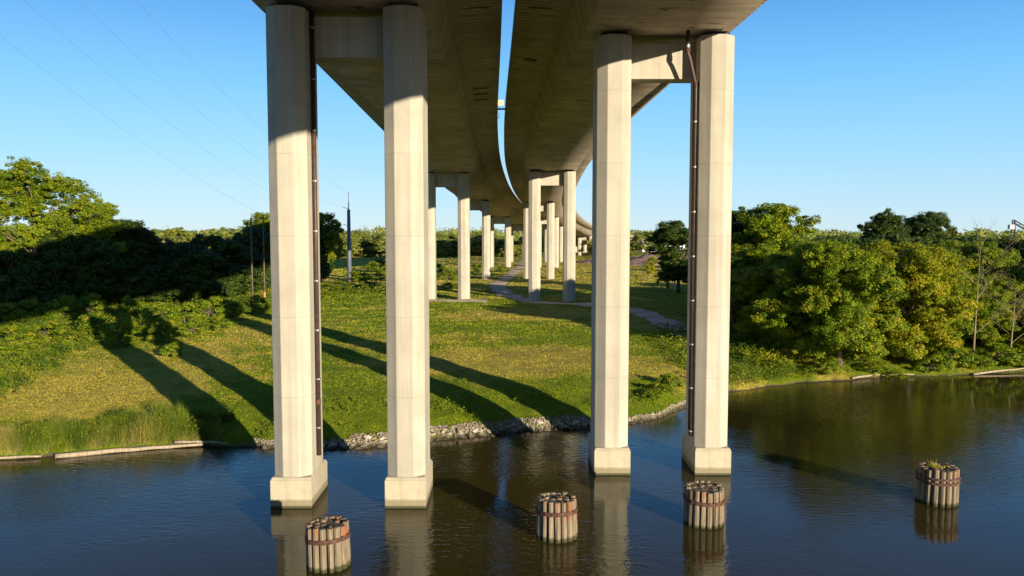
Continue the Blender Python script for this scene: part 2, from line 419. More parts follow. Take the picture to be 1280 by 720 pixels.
# soffit, sloping webs, thin wings
girder_prof = [(-4.45, 0), (4.65, 0), (5.25, 2.75), (5.9, 3.15), (HALF, 3.5), (HALF, 3.8), (-HALF, 3.8), (-HALF, 3.5), (-5.7, 3.15), (-5.05, 2.75)]
for side, lab in ((-1, 'left one of the twin concrete bridge decks, curving away overhead'), (1, 'right one of the twin concrete bridge decks, curving away overhead')):
    c, t, r, z = path_at(50)
    root = tag(empty('bridge_deck', (0, 0, 0)), lab, 'bridge deck', 'twin bridge decks')
    g = sweep('box_girder', girder_prof, side, M_GIRDER, root)
    for a in (-1, 1):
        u0, u1 = sorted((a * (HALF + .06), a * (HALF - .34)))
        sweep('parapet', [(u0, 3.68), (u1, 3.68), (u1 - .06, 4.73), (u0, 4.73)] if a < 0 else
              [(u0, 3.68), (u1, 3.68), (u1, 4.73), (u0 + .06, 4.73)], side, M_PARAPET, root)
    road = sweep('roadway', [(-HALF + .4, 3.804), (HALF - .4, 3.804), (HALF - .4, 3.88), (-HALF + .4, 3.88)], side, mat_plain('asphalt', (.05, .05, .05), .9), root)
    # dark drain slots let into the wings
    for (yy, ua, ub) in ((88, -7.6, -5.9), (91.5, -7.6, -5.9), (95, -7.6, -5.9)) if side < 0 else ((86, 6.8, 8.0), (93, 6.8, 8.0), (100, 6.8, 8.0), (74, -7.6, -6.4)):
        sweep('drain_slot', [(ua, 3.5 - (8.65 - abs(ua)) * .127 - .14), (ub, 3.5 - (8.65 - abs(ub)) * .127 - .14), (ub, 3.6), (ua, 3.6)], side, M_BEARING, root, True, yy, yy + .5, .5)

# ------------------------------------------------------------------ piers
def octo(w, d, cx, cy=None):
    cy = cy or cx; a, b = w / 2, d / 2
    return [(-a, -b + cy), (-a + cx, -b), (a - cx, -b), (a, -b + cy), (a, b - cy), (a - cx, b), (-a + cx, b), (-a, b - cy)]
SHW, SHD = 2.16, 3.6
def mesh_shaft(h):
    m = MB(); m.prism(octo(SHW, SHD, .62, .5), 0, h); return m
def pier(px, py, rz, zb, zt, label, plinth, pipe=None, order=''):
    """two shafts, a strut between them near the top; zb = ground or water level, zt = shaft top"""
    root = tag(empty('bridge_pier', (px, py, zb), rz), label, 'bridge pier', 'bridge piers'); h = zt - zb
    sh = {}
    for s in (-1, 1):
        x = 3.235 * s
        z0 = 0
        if plinth:
            z0 = 1.72
            m = MB(); m.prism([(-1.17, -1.98), (1.17, -1.98), (1.17, 1.98), (-1.17, 1.98)], -3.5, 1.58)
            m.prism([(-1.17, -1.98), (1.17, -1.98), (1.17, 1.98), (-1.17, 1.98)], 1.58, 1.73, .93)
        col = mesh_shaft(h - z0 + 0.0).build('column', M_CONC, root, loc=(x, 0, z0), bevel=.03)
        if plinth: m.build('plinth', M_PLINTH, col, loc=(0, 0, -z0), bevel=.04)
        else:
            m = MB(); m.prism(octo(3.4, 4.8, .5), -.6, .12); m.build('footing', M_GRAVEL, col, bevel=.05)
        m = MB(); m.box(-.8, .8, -1.2, 1.2, h - z0, h - z0 + .22); m.build('bearing', M_BEARING, col)
        sh[s] = (col, z0)
    m = MB(); m.box(-2.17, 2.17, -.1, 1.4, h - 2.45, h - .2); m.build('crossbeam', M_CONC, root, bevel=.02)
    if pipe == 'straight':       # on the inner side of the left shaft
        x = -3.235 + SHW / 2 + .17; y = -.35
        m = MB(); m.tube([(x, y, 2.9 - .3), (x, y, h + .1)], .125, 12); p = m.build('drainpipe', M_PIPE, root, True)
        for k in range(9):
            z = 4.2 + k * 2.85
            if z < h - .5:
                m = MB(); m.tube([(x, y, z), (x, y, z + .09)], .16, 12); m.box(x - .2, x - .0, y - .05, y + .05, z, z + .09); m.build('clamp', M_CLAMP, p)
        m = MB(); m.tube([(x, y, 5.6), (x, y, 5.9)], .15, 12); m.build('coupling', M_RUST, p)
    if pipe == 'elbow':
        x = 3.235 - SHW / 2 - .17; y = -1.0
        m = MB(); m.tube([(x - .62, y - .35, h + .35), (x - .62, y - .35, h - 1.1), (x - .5, y - .3, h - 1.35), (x - .1, y - .05, h - 2.75), (x, y, h - 3.0), (x, y, 2.3)], .125, 12)
        p = m.build('drainpipe', M_PIPE, root, True)
        for z in (h - 1.05, h - 3.1):
            m = MB(); q = (x - .62, y - .35) if z > h - 2 else (x, y); m.tube([(*q, z), (*q, z + .3)], .165, 12); m.build('coupling', M_RUST, p)
        m = MB(); q = (x - .62, y - .35); m.tube([(*q, h - .75), (*q, h - .4)], .14, 12); m.build('collar', M_CLAMP, p)
        for k in range(9):
            z = 2.6 + k * 2.85
            if z < h - 4:
                m = MB(); m.tube([(x, y, z), (x, y, z + .09)], .16, 12); m.box(x + .0, x + .2, y - .05, y + .05, z, z + .09); m.build('clamp', M_CLAMP, p)
        # thin cable beside the pipe
        m = MB(); m.tube([(x - .02, y + .42, 2.4), (x - .02, y + .42, h - 3)], .07, 8); m.build('conduit', M_BEARING, root, True)
    return root
A = math.atan
pier(-9.27, 46.3, 0, 0, 27.93, 'nearest left bridge pier, two pale shafts in the water with a straight brown drainpipe', True, 'straight')
pier(9.68, 52.5, 0, 0, 27.9, 'nearest right bridge pier, two pale octagonal shafts in the water with a bent drainpipe', True, 'elbow')
names = ['second', 'third', 'fourth', 'fifth', 'sixth', 'seventh']
LP = [(-12.35, 152, None), (-10.25, 219, None), (-4.7, 298, None), (2.6, 352, None), (24, 463, None), (46, 540, None)]
RP = [(7.4, 149, None), (7.5, 223, None), (13.1, 298, None), (18.6, 355, None), (42, 460, None), (65, 540, None)]
for i, (L, Rr) in enumerate(zip(LP, RP)):
    for (x, y, _), w in ((L, 'left'), (Rr, 'right')):
        c, t, r, z = path_at(y - (0 if w == 'left' else 0))
        rz = -math.atan2(t.x, t.y)
        pier(x, y, rz, G(x, y) - .15, z - .2, '%s bridge pier back under the %s deck, two pale shafts on %s' %
             (names[i], w, 'the lawn' if i == 0 else 'the far meadow'), False)

# a pipe bridging the gap, and a small pale orange panel showing through it
c, t, r, z = path_at(104)
m = MB(); m.tube([(c.x - 1.0, c.y, z + 3.6), (c.x + 1.0, c.y, z + 3.6)], .12, 8)
tag(m.build('cross_pipe', M_PIPE, None, True), 'short dark pipe crossing the sky gap between the two decks', 'pipe')
c, t, r, z = path_at(112)
m = MB(); m.box(-.45, .45, -.04, .04, 5.4, 6.15)
root = tag(empty('road_sign', (c.x - .1, c.y, z)), 'small pale orange sign seen in the gap between the decks', 'sign')
m.build('panel', mat_plain('orange_sign_back', (.75, .42, .22), .5), root)
m = MB(); m.tube([(-.2, .08, 3.6), (-.2, .08, 6.6)], .035, 8); m.build('post', M_CLAMP, root)
m = MB(); m.tube([(-.75, .08, 3.75), (-.2, .08, 3.75)], .03, 6); m.build('bracket', M_CLAMP, root)

# ------------------------------------------------------------------ pile clusters
def mat_pile():
    t = NT('weathered_pile_wood', .9, .15); co = t.coord(); rnd = t.n('ObjectInfo').outputs['Random']
    z = t.n('SeparateXYZ', {0: co}).outputs[2]
    off = t.n('CombineXYZ', {0: t.math('MULTIPLY', rnd, 53.0), 1: 0.0, 2: t.math('MULTIPLY', rnd, 17.0)}).outputs[0]
    cv = t.n('VectorMath', {0: co, 1: off}, operation='ADD').outputs[0]
    g = t.noise(t.mapping(cv, (9, 9, .8)), 1, 5, .7); r = t.noise(cv, 1.1, 3)
    c = t.mix(t.ramp(g, .3, .7), (.10, .075, .05), (.29, .235, .16))
    red = t.math('MULTIPLY', t.ramp(r, .5, .62), t.ramp(z, .9, 1.3))
    c = t.mix(t.math('MULTIPLY', red, .85), c, (.24, .085, .035))
    c = t.mix(t.ramp(rnd, 0, 1, 0, .35), c, (.16, .13, .085))
    c = t.mix(t.ramp(t.math('ADD', z, t.math('MULTIPLY', r, .2)), .22, .36, .92, 0), c, (.035, .04, .015))
    top = t.ramp(t.n('SeparateXYZ', {0: t.n('NewGeometry').outputs['True Normal']}).outputs[2], .5, .8)
    c = t.mix(top, c, t.mix(t.ramp(t.noise(cv, 9, 4, .8), .4, .6), (.035, .03, .022), (.2, .17, .115)))
    t.color(c); t.bump(g, .03, .8); return t.m
M_PILE = mat_pile()
def dolphin(x, y, rad, top, label, seed, double=False):
    rg = random.Random(seed)
    root = tag(empty('pile_cluster', (x, y, 0), rg.uniform(0, 6)), label, 'pile cluster', 'mooring pile clusters in the river')
    root.rotation_euler.x = rg.uniform(-.035, .035); root.rotation_euler.y = rg.uniform(-.035, .035)
    r = .155; spots_ = []
    n = int(2 * math.pi * (rad - r) / (2 * r * 1.04))
    for k in range(n): a = 2 * math.pi * k / n; spots_.append((math.cos(a) * (rad - r), math.sin(a) * (rad - r), a))
    for ring, cnt in ((rad - r - .34, int((rad - r - .34) * 2 * math.pi / .36)), (rad - r - .68, 3)):
        for k in range(cnt): a = 2 * math.pi * (k + .3) / cnt; spots_.append((math.cos(a) * ring, math.sin(a) * ring, a))
    for (sx, sy, a) in spots_:
        m = MB(); h = top + rg.uniform(-.05, .05) + (.0 if math.hypot(sx, sy) > .6 else rg.uniform(-.12, .02)); rr = r * rg.uniform(.88, 1.06)
        fl = rg.uniform(1.03, 1.1)
        pts = [(sx * fl, sy * fl, -2.5), (sx * (1 + (fl - 1) * .5), sy * (1 + (fl - 1) * .5), .5), (sx, sy, h - .05), (sx, sy, h)]
        m.tube(pts, [rr * 1.1, rr * 1.02, rr * .97, rr * .82], 9, True, rg)
        o = m.build('pile', M_PILE, root)
        o.data.polygons.foreach_set('use_smooth', [False] * len(o.data.polygons))
    m = MB(); m.prism([(math.cos(k * math.pi / 8) * (rad - .22), math.sin(k * math.pi / 8) * (rad - .22)) for k in range(16)], -2, top - .08); m.build('core', M_PILE, root)
    for zz, hh in (((top - .78, .16), (top - .5, .12)) if double else ((top - .72, .2),)):
        m = MB(); N = 40; vs = []
        for k in range(N):
            a = 2 * math.pi * k / N; ro = rad + .05 + .012 * math.sin(a * n); tilt = .05 * math.sin(a + seed)
            for (q, w_) in ((ro, 0), (ro, hh), (ro - .05, hh), (ro - .05, 0)): vs.append((math.cos(a) * q, math.sin(a) * q, zz + w_ + tilt))
        m.add(vs, [(k*4+i, ((k+1) % N)*4+i, ((k+1) % N)*4+(i+1) % 4, k*4+(i+1) % 4) for k in range(N) for i in range(4)])
        m.build('band', M_RUST, root)
    return root
dolphin(-8.6, 36.6, 1.0, 2.0, 'pile cluster nearest the camera at the bottom edge, rust streaked piles below the left pier', 11)
dolphin(2.3, 40.2, 1.03, 2.0, 'pile cluster in open water left of the third column, bound by one rusty band', 12)
dolphin(10.3, 42.1, 1.05, 2.0, 'pile cluster in front of the rightmost column, rusty band dipping at one side', 23)
dolphin(24.65, 45.5, 1.1, 2.05, 'lone pile cluster far right with double band and dry weeds on top', 14, True)
# ------------------------------------------------------------------ rocks
def rock_mesh(seed, name='rock'):
    rg = np.random.RandomState(seed)
    import bmesh
    bm = bmesh.new(); bmesh.ops.create_icosphere(bm, subdivisions=2, radius=1)
    pl = rg.normal(size=(9, 3)); pl /= np.linalg.norm(pl, axis=1)[:, None]; dd_ = rg.uniform(.5, .85, 9)
    for vtx in bm.verts:
        p = np.array(vtx.co)
        for a, b in zip(pl, dd_):
            k = p @ a
            if k > b: p = p - a * (k - b)
        p = p * np.array([1.0, .8, .6]); vtx.co = p
    me = bpy.data.meshes.new(name); bm.to_mesh(me); bm.free(); me.materials.append(M_ROCK); return me
def mat_rock():
    t = NT('limestone', .9, .2); co = t.coord(); rnd = t.n('ObjectInfo').outputs['Random']; n = t.noise(co, 2.5, 6, .7)
    c = t.mix(rnd, (.30, .25, .18), (.54, .47, .37)); c = t.mix(t.ramp(n, .35, .7, 0, .6), c, (.16, .13, .09))
    zz = t.n('SeparateXYZ', {0: t.n('NewGeometry').outputs['Position']}).outputs[2]; c = t.mix(t.ramp(t.math('ADD', zz, t.math('MULTIPLY', n, .2)), .22, .42, .85, 0), c, (.045, .04, .022))
    t.color(c); t.bump(n, .1, .7); return t.m
M_ROCK = mat_rock()
rocks = [rock_mesh(i) for i in range(8)]
rg = np.random.RandomState(5)
cnt = 0; proto = None
while cnt < 285:
    x = rg.uniform(-18.5, 16.5)
    dens = 1.0 if -15 < x < 8 else .45
    if rg.rand() > dens: continue
    wide = (1.25 if -11 < x < 6 else .8) * (.5 + float(vn(x, 0, .35, 3, 4)))
    d = rg.beta(1.3, 2.2) * wide * 1.35 - .15
    y = float(shore(x)) + d
    s = .08 + .26 * rg.rand() ** 1.8 * (1.15 if d < .8 else .85)
    if proto is None:
        o = bpy.data.objects.new('rock', rocks[0]); proto = o
    else: o = proto.copy(); o.data = rocks[rg.randint(8)]
    COL.objects.link(o)
    o.location = (x, y, G(x, y) + s * .22); o.scale = (s * rg.uniform(.9, 1.4), s, s * rg.uniform(.8, 1.2)); o.rotation_euler = (rg.uniform(-.4, .4), rg.uniform(-.4, .4), rg.uniform(0, 6.28))
    tag(o, 'pale limestone rock among the riprap heaped along the grassy shore', 'rock', 'riprap rocks along the shore')
    cnt += 1
# the small broken stone between them
V = []; Fq = []
for i in range(5200):
    x = rg.uniform(-19, 20); d = rg.uniform(-.3, 1.6 if -12 < x < 6 else .8); y = float(shore(x)) + d
    c = np.array([x, y, G(x, y) + .03]); s = rg.uniform(.05, .15)
    q = rg.normal(size=(3, 3)); q, _r = np.linalg.qr(q)
    b = len(V)
    for e in ((1,0,0),(-1,0,0),(0,.8,0),(0,-.8,0),(0,0,.6),(0,0,-.6)): V.append(c + q @ (np.array(e) * s * rg.uniform(.7, 1.3)))
    for f in ((0,2,4),(2,1,4),(1,3,4),(3,0,4),(2,0,5),(1,2,5),(3,1,5),(0,3,5)): Fq.append([b + k for k in f])
tag(link('rubble', mesh_np('rubble', V, Fq), M_ROCK), 'small broken stones filling the shore between the larger rocks', 'rubble', None, 'stuff')

# ------------------------------------------------------------------ driftwood
M_DRIFT = mat_bark('driftwood', (.34, .275, .19)); M_BARK = mat_bark('bark', (.16, .125, .085)); M_DEAD = mat_bark('dead_wood', (.22, .175, .115))
def log(p, q, r, label, seed, bend=.3):
    rg_ = random.Random(seed); p = Vector(p); q = Vector(q); m = MB(); pts = []; n = 9
    for i in range(n):
        t_ = i / (n - 1); a = p.lerp(q, t_); a.y += bend * math.sin(math.pi * t_) + rg_.uniform(-.06, .06); a.z += rg_.uniform(-.03, .03); pts.append(a)
    m.tube(pts, [r * (1.15 - .6 * i / (n - 1)) for i in range(n)], 9, True, rg_)
    o = m.build('driftwood_log', M_DRIFT, None, True); tag(o, label, 'log', 'driftwood logs along the banks'); return o
def sh_pt(x, d=.1, z=.16): return (x, float(shore(x)) + d, z)
log(sh_pt(-31.5, -.5), sh_pt(-22.5, -.2), .17, 'long pale driftwood log along the waterline below the reeds on the left bank', 1)
log(sh_pt(-40, -.3), sh_pt(-32.5, -.3), .12, 'pale driftwood log at the left edge of the picture', 2)
log(sh_pt(-24.5, .1, .4), sh_pt(-20.5, .0, .3), .09, 'thin driftwood stick lying over the right end of the long log', 3)
log(sh_pt(36, .1, .2), sh_pt(43.5, -.2, .3), 0.10200000000000001, 'arched pale branch on the right bank in front of the yellowish tree', 5, .8)
log(sh_pt(50.5, -.2, .15), sh_pt(60, .4, .5), 0.12, 'big pale log at the right edge of the picture', 7)

# ------------------------------------------------------------------ foliage
LEAF_SETS = {}
def leaves(rg, centers, radii, n_per, size, flat=.75, crown_c=None):
    """many small leaf quads in clumps; centres (k,3), radii (k,)"""
    k = len(centers); tot = k * n_per
    C = np.repeat(centers, n_per, 0); Rr = np.repeat(radii, n_per)[:, None]
    u = rg.normal(size=(tot, 3)); u /= np.linalg.norm(u, axis=1)[:, None]
    rad = rg.uniform(.15, 1, (tot, 1)) ** .55
    P = C + u * rad * Rr * np.array([1, 1, flat])
    cc = centers.mean(0) if crown_c is None else crown_c
    out = P - cc; out /= np.linalg.norm(out, axis=1)[:, None] + 1e-6
    N = u * .5 + out * .35 + np.array([0, 0, .35]) + rg.normal(size=(tot, 3)) * .45
    N /= np.linalg.norm(N, axis=1)[:, None]
    T = np.cross(N, rg.normal(size=(tot, 3))); T /= np.linalg.norm(T, axis=1)[:, None]; B = np.cross(N, T)
    s = (size * rg.uniform(.6, 1.35, (tot, 1)))
    quad = np.stack([P - T * s * .62, P + B * s * .36 - N * s * .08, P + T * s * .62, P - B * s * .36 - N * s * .08], 1)
    tint = np.clip(np.repeat(rg.uniform(.1, .9, k), n_per) + rg.normal(size=tot) * .22, 0, 1)
    warm = np.clip(np.repeat(rg.rand(k) ** 2.2, n_per) + rg.normal(size=tot) * .15, 0, 1)
    return quad.reshape(-1, 3), np.repeat(tint, 4), np.repeat(warm, 4)
def crown_from(rg, lobes, density, clump, n_per, size, shell=.55, flat=.75):
    cs = []; rs = []
    for (x, y, z, a, b, c) in lobes:
        n = max(4, int(density * (a * b + b * c + a * c) / 3))
        u = rg.normal(size=(n, 3)); u /= np.linalg.norm(u, axis=1)[:, None]
        rad = rg.uniform(shell, 1.0, (n, 1)) ** .8
        cs.append(np.array([x, y, z]) + u * rad * np.array([a, b, c]) * (1 + .13 * np.clip(rg.normal(size=(n, 1)), -2, 1.6))); rs.append(clump * rg.uniform(.4, 1.35, n))
    cs = np.concatenate(cs); rs = np.concatenate(rs)
    keep = cs[:, 2] > .25
    return leaves(rg, cs[keep], rs[keep], n_per, size, flat, np.array([0, 0, np.mean([l[2] for l in lobes]) * .8]))
def leaf_mesh(name, data):
    Q, ti, wa = data; F_ = np.arange(len(Q)).reshape(-1, 4)
    return mesh_np(name, Q, F_, False, {'tint': ti, 'warm': wa})
def wood_mesh(rg, lobes, h, r0, name='trunk', forks=.35, lean=0):
    m = MB(); top = Vector((lean, 0, h * .8)); rr = random.Random(int(rg.randint(1e6)))
    tr = [Vector((lean * t_ ** 2 + rr.uniform(-.12, .12) * (t_ > 0), rr.uniform(-.12, .12) * (t_ > 0), top.z * t_ - (.4 if t_ == 0 else 0))) for t_ in np.linspace(0, 1, 8)]
    m.tube(tr, [r0 * (1.25 if i == 0 else 1) * (1 - .12 * i) for i in range(8)], 9, True, rr)
    for (x, y, z, a, b, c) in lobes:
        t_ = min(.9, max(forks, (z - c * .9) / h * rr.uniform(.6, .9))); i = t_ * 7; k = int(i); s = tr[k].lerp(tr[min(k + 1, 7)], i - k)
        e = Vector((x, y, z)); mid = s.lerp(e, .5) + Vector((rr.uniform(-.5, .5), rr.uniform(-.5, .5), .1 * (e - s).length)); rb = r0 * (1 - .8 * t_) * .6
        m.tube([s, mid, e], [rb, rb * .7, rb * .35], 6, False)
        for _ in range(4):
            q = e + Vector((rr.uniform(-1, 1) * a, rr.uniform(-1, 1) * b, rr.uniform(-.2, 1) * c)) * .8
            m.tube([mid.lerp(e, .5), mid.lerp(q, .7), q], [rb * .4, rb * .25, rb * .1], 5, False)
    return m.mesh(name, None, True)

ML_GREEN = mat_leaf('leaf_mid_green', (.05, .10, .004), (.20, .30, .008), (.32, .31, .010))
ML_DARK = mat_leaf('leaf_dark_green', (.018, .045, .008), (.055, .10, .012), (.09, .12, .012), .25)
ML_YELL = mat_leaf('leaf_yellow_green', (.09, .14, .004), (.29, .33, .008), (.38, .31, .010))
ML_COTT = mat_leaf('leaf_cottonwood', (.06, .12, .005), (.20, .28, .010), (.30, .31, .012))
ML_FAR = mat_leaf('leaf_far', (.10, .15, .025), (.24, .29, .045), (.33, .31, .06))
ML_GRASS = mat_leaf('grass_blades', (.13, .20, .006), (.33, .39, .010), (.56, .44, .06), .3)
ML_WEED = mat_leaf('weed_leaves', (.04, .085, .005), (.16, .22, .008), (.33, .31, .012), .35)
ML_REED = mat_leaf('reed_blades', (.04, .095, .006), (.19, .25, .012), (.42, .33, .09), .35)

def lobes_round(rg, h, w, base, n, k=.42):
    """uneven sprays of foliage through an egg-shaped crown from height base to h, width w"""
    L = []; n = int(n * 1.7); lop = rg.uniform(-.12, .12, 2) * w
    for i in range(n):
        t_ = ((i + .5) / n) ** .95; z = base + (h - base) * (.08 + .84 * t_); wr = w / 2 * math.sin(math.pi * (.17 + .74 * t_)) ** .75
        a = i * 2.4 + rg.uniform(-.6, .6); rr = wr * rg.uniform(.25, .95)
        s = w * k * rg.uniform(.2, .52) * (1.15 - .4 * rr / (wr + .01))
        z = min(z, h - s * .6)
        L.append((math.cos(a) * rr + lop[0] * t_, math.sin(a) * rr + lop[1] * t_, z, s * rg.uniform(.8, 1.35), s * rg.uniform(.8, 1.35), s * rg.uniform(.45, .85)))
    return L
TREE = {}
def proto_tree(key, seed, h, w, base, nl, density, clump, n_per, size, r0, leafm, barkm=M_BARK, k=.42, shell=.5, lean=0):
    rg = np.random.RandomState(seed); L = lobes_round(rg, h, w, base, nl, k)
    cm = leaf_mesh('crown', crown_from(rg, L, density, clump, n_per, size, shell)); cm.materials.append(leafm)
    tm = wood_mesh(rg, L, h, r0, lean=lean); tm.materials.append(barkm)
    TREE[key] = (tm, cm, h, w)
def plant_tree(key, x, y, height, label, group=None, cat='tree', width=None, rz=None, name=None, leaf=None):
    tm, cm, h, w = TREE[key]; s = height / h; sw = (width / w) if width else s
    root = tag(empty(name or {'tree': 'leafy_tree', 'shrub': 'shrub'}.get(cat, 'leafy_tree'), (x, y, G(x, y) - .05), random.uniform(0, 6.28) if rz is None else rz), label, cat, group)
    for n_, me in (('trunk', tm), ('crown', cm)):
        o = bpy.data.objects.new(n_, me); COL.objects.link(o); o.parent = root; o.scale = (sw, sw, s)
        if n_ == 'crown' and leaf:
            o.material_slots[0].link = 'OBJECT'; o.material_slots[0].material = leaf
    return root

proto_tree('bushy', 1, 13, 13, .3, 26, 13, .60, 170, .16, .32, ML_GREEN, k=.38)
proto_tree('bushy2', 2, 13, 11, .2, 24, 13, .58, 170, .155, .3, ML_YELL, k=.38)
proto_tree('bushy3', 3, 14, 12, .8, 22, 12, .62, 150, .18, .32, ML_GREEN, k=.38)
proto_tree('upright', 4, 20, 11, 2.5, 26, 9, .75, 85, .28, .4, ML_DARK, k=.42)
proto_tree('dense', 6, 14, 12, .5, 14, 6.5, 1.0, 80, .42, .35, ML_DARK)
proto_tree('shrub', 8, 3, 3.6, .1, 9, 22, .42, 60, .17, .08, ML_GREEN)
proto_tree('young', 9, 5, 3.2, .5, 9, 14, .5, 60, .22, .09, ML_YELL)
proto_tree('far', 10, 13, 13, .5, 12, 3.2, 1.4, 45, .85, .35, ML_FAR)
proto_tree('far2', 12, 15, 11, 2, 10, 3.2, 1.3, 45, .8, .35, ML_FAR)
# open crowned cottonwood, hand laid lobes: clumps of foliage with sky between
def cotton():
    rg = np.random.RandomState(21); L = []
    for (x, z, s) in ((0, 23.2, 2.6), (-3.6, 21.6, 2.6), (4.2, 21.3, 2.4), (1, 19.2, 2.6), (-6.6, 18.8, 2.5), (7.4, 18.2, 2.5), (-3, 17, 2.3), (4.6, 16.4, 2.4), (9.7, 14.9, 2.1), (-8.7, 15.2, 2.4),
                      (-5.6, 13.4, 2.2), (7.6, 12.6, 2.2), (0, 14.6, 1.5), (11.2, 17.2, 1.5), (-2.6, 10.6, 2.0), (3.4, 11.6, 1.7), (10.4, 11.2, 1.6), (-9.7, 11.4, 2.0), (0, 17, 2.2), (-6, 10, 2.2), (6, 9.6, 2.2), (0, 12.4, 2), (-11.5, 17.5, 1.8), (3, 14.2, 2), (-2, 20, 2)):
        y = rg.uniform(-3.6, 3.6) * (1 if abs(x) < 7 else .5)
        L.append((x * .86, y, z, s * 1.15, s * 1.1, s * .98))
        L.append((x + rg.uniform(-2, 2), -y * .8, z - rg.uniform(0, 1.5), s * .95, s * .95, s * .8))
    cm = leaf_mesh('crown', crown_from(rg, L, 11, .66, 85, .22, .1)); cm.materials.append(ML_COTT)
    tm = wood_mesh(rg, L[::5], 24, .42, forks=.42); tm.materials.append(mat_bark('pale_bark', (.17, .13, .08)))
    TREE['cotton'] = (tm, cm, 25, 24)
cotton()

def T(key, px, Y, topy, label, group=None, cat='tree', width=None, **kw):
    """place a tree by bearing, distance and how high its top reaches"""
    x = (px - 640) / 1000 * Y; zt = CAM_Z + (292 - topy) / 1000 * Y
    return plant_tree(key, x, Y, zt - G(x, Y), label, group, cat, width, **kw)
# --- left side
T('cotton', 44, 137, 203, 'tall open crowned cottonwood rising over the dark thicket on the left', width=27, rz=.2)
T('cotton', -100, 143, 222, 'big cottonwood at the left picture edge, branches reaching in', width=27, rz=2.6)
g1 = 'thicket trees on the left bank'
THK = ((92, 139, 258, 13, 'upright'), (148, 147, 278, 13, 'upright'), (178, 151, 289, 12, 'upright'), (-41, 128, 322, 12, 'dense'), (15, 122, 318, 11, 'dense'), (68, 128, 308, 11, 'dense'), (100, 134, 300, 11, 'dense'), (118, 150, 268, 12, 'upright'), (150, 158, 282, 12, 'dense'),
        (185, 150, 303, 13, 'dense'), (222, 162, 300, 13, 'dense'), (258, 160, 303, 13, 'dense'), (288, 175, 296, 14, 'dense'), (322, 176, 293, 14, 'dense'), (30, 150, 290, 13, 'dense'), (-110, 150, 285, 15, 'dense'),
        (352, 190, 288, 14, 'dense'), (130, 138, 318, 11, 'dense'), (165, 140, 325, 11, 'dense'), (205, 145, 322, 12, 'dense'), (240, 146, 318, 12, 'dense'), (280, 155, 318, 12, 'dense'), (312, 165, 315, 12, 'dense'))
for i, (px, Y, ty, w, key) in enumerate(THK):
    T(key, px, Y, ty + 9 * math.sin(i * 2.7 + 1) - 3 * (i % 3), 'dark shaded thicket tree behind the left meadow, %s from the left of its belt' % nth(px, [a[0] for a in THK]), g1, width=w)
T('upright', 328, 205, 262, 'sunlit tree top just left of the leftmost column, above the thicket', width=11, leaf=ML_COTT)
T('upright', 402, 198, 262, 'tree just right of the leftmost column, sunlit top over a dark body', width=10, leaf=ML_COTT)
T('dense', 386, 196, 275, 'dark tree half hidden behind the leftmost column', width=12)
T('dense', 372, 190, 285, 'dark tree wholly behind the leftmost column', width=12)
g2 = 'shrubs in the sunlit left meadow'
SHR = ((150, 432, 3.4, 4.2), (205, 408, 3.2, 5.0), (232, 404, 3.0, 5), (262, 400, 3.4, 6), (292, 398, 2.8, 5), (205, 428, 2.6, 3.4), (186, 421, 3.0, 4.0), (322, 392, 2.8, 4.5), (168, 402, 3.6, 4.6), (240, 420, 2.2, 4), (275, 414, 2.0, 4),
        (120, 420, 2.6, 5), (60, 425, 2.4, 5), (20, 432, 2.4, 5), (90, 432, 2.0, 4.5), (215, 446, 1.6, 2.6), (44, 445, 1.8, 4), (-10, 445, 2.0, 4), (5, 408, 3.2, 6), (40, 404, 3.4, 6), (75, 402, 3.6, 6), (108, 398, 3.6, 6), (-30, 412, 3.4, 6))
for i, (px, py, h, w) in enumerate(SHR):
    p = gspot(px, py); plant_tree('shrub', p.x, p.y, h, 'low green shrub on the left meadow before the dark thicket, %s from the left' % nth(px + py / 1000, [a[0] + a[1] / 1000 for a in SHR]), g2, 'shrub', w)
# --- right side
def bank_tree(key, px, inland, topy, width, label, **kw):
    Y = 90.0
    for _ in range(20): Y = float(shore((px - 640) / 1000 * Y)) + inland
    return T(key, px, Y, topy, label, None, 'tree', width, **kw)
bank_tree('bushy', 1052, 3.2, 299, 15.5, 'broad bright green tree overhanging the right bank', rz=1)
bank_tree('bushy2', 1138, 3.4, 303, 14, 'yellow tinged tree leaning out over the right bank')
bank_tree('bushy2', 1098, 13, 296, 14, 'yellow green tree just behind the two bank trees on the right', rz=2)
bank_tree('bushy', 1000, 13, 304, 15, 'green tree between the rightmost column and the broad bank tree', rz=4)
bank_tree('bushy3', 950, 24, 306, 15, 'green tree directly beside the rightmost column', rz=.5)
bank_tree('bushy3', 1182, 8, 322, 11, 'rounded green tree between the yellow tinged tree and the dead tree', rz=3)
bank_tree('bushy', 1200, 20, 300, 15, 'green tree behind the bare dead tree', rz=5)
bank_tree('bushy3', 918, 34, 306, 16, 'green tree largely hidden by the rightmost column', rz=2.2)
bank_tree('bushy', 1028, 22, 301, 15, 'green tree showing over the shoulder of the broad bank tree', rz=5.5)
bank_tree('bushy2', 972, 15, 330, 13, 'lower bright tree nearest the water beside the rightmost column', rz=3.9)
bank_tree('bushy', 1232, 9, 352, 11, 'low bushy tree between the two bare dead trees', rz=.4)
bank_tree('bushy2', 1285, 7, 372, 10, 'small yellowish tree cut off by the right picture edge, by the big pale log', rz=2.9)
bank_tree('bushy3', 1262, 14, 335, 12, 'low green tree at the right picture edge behind bare branches', rz=1.7)
bank_tree('bushy', 1345, 10, 322, 14, 'green tree just outside the right picture edge')
bank_tree('bushy2', 1440, 12, 316, 15, 'green tree well outside the right picture edge')
T('upright', 962, 124, 249, 'tall dark upright tree rising right of the rightmost column', width=15, leaf=ML_GREEN)
T('upright', 920, 130, 258, 'tall dark tree partly hidden by the rightmost column', width=12)
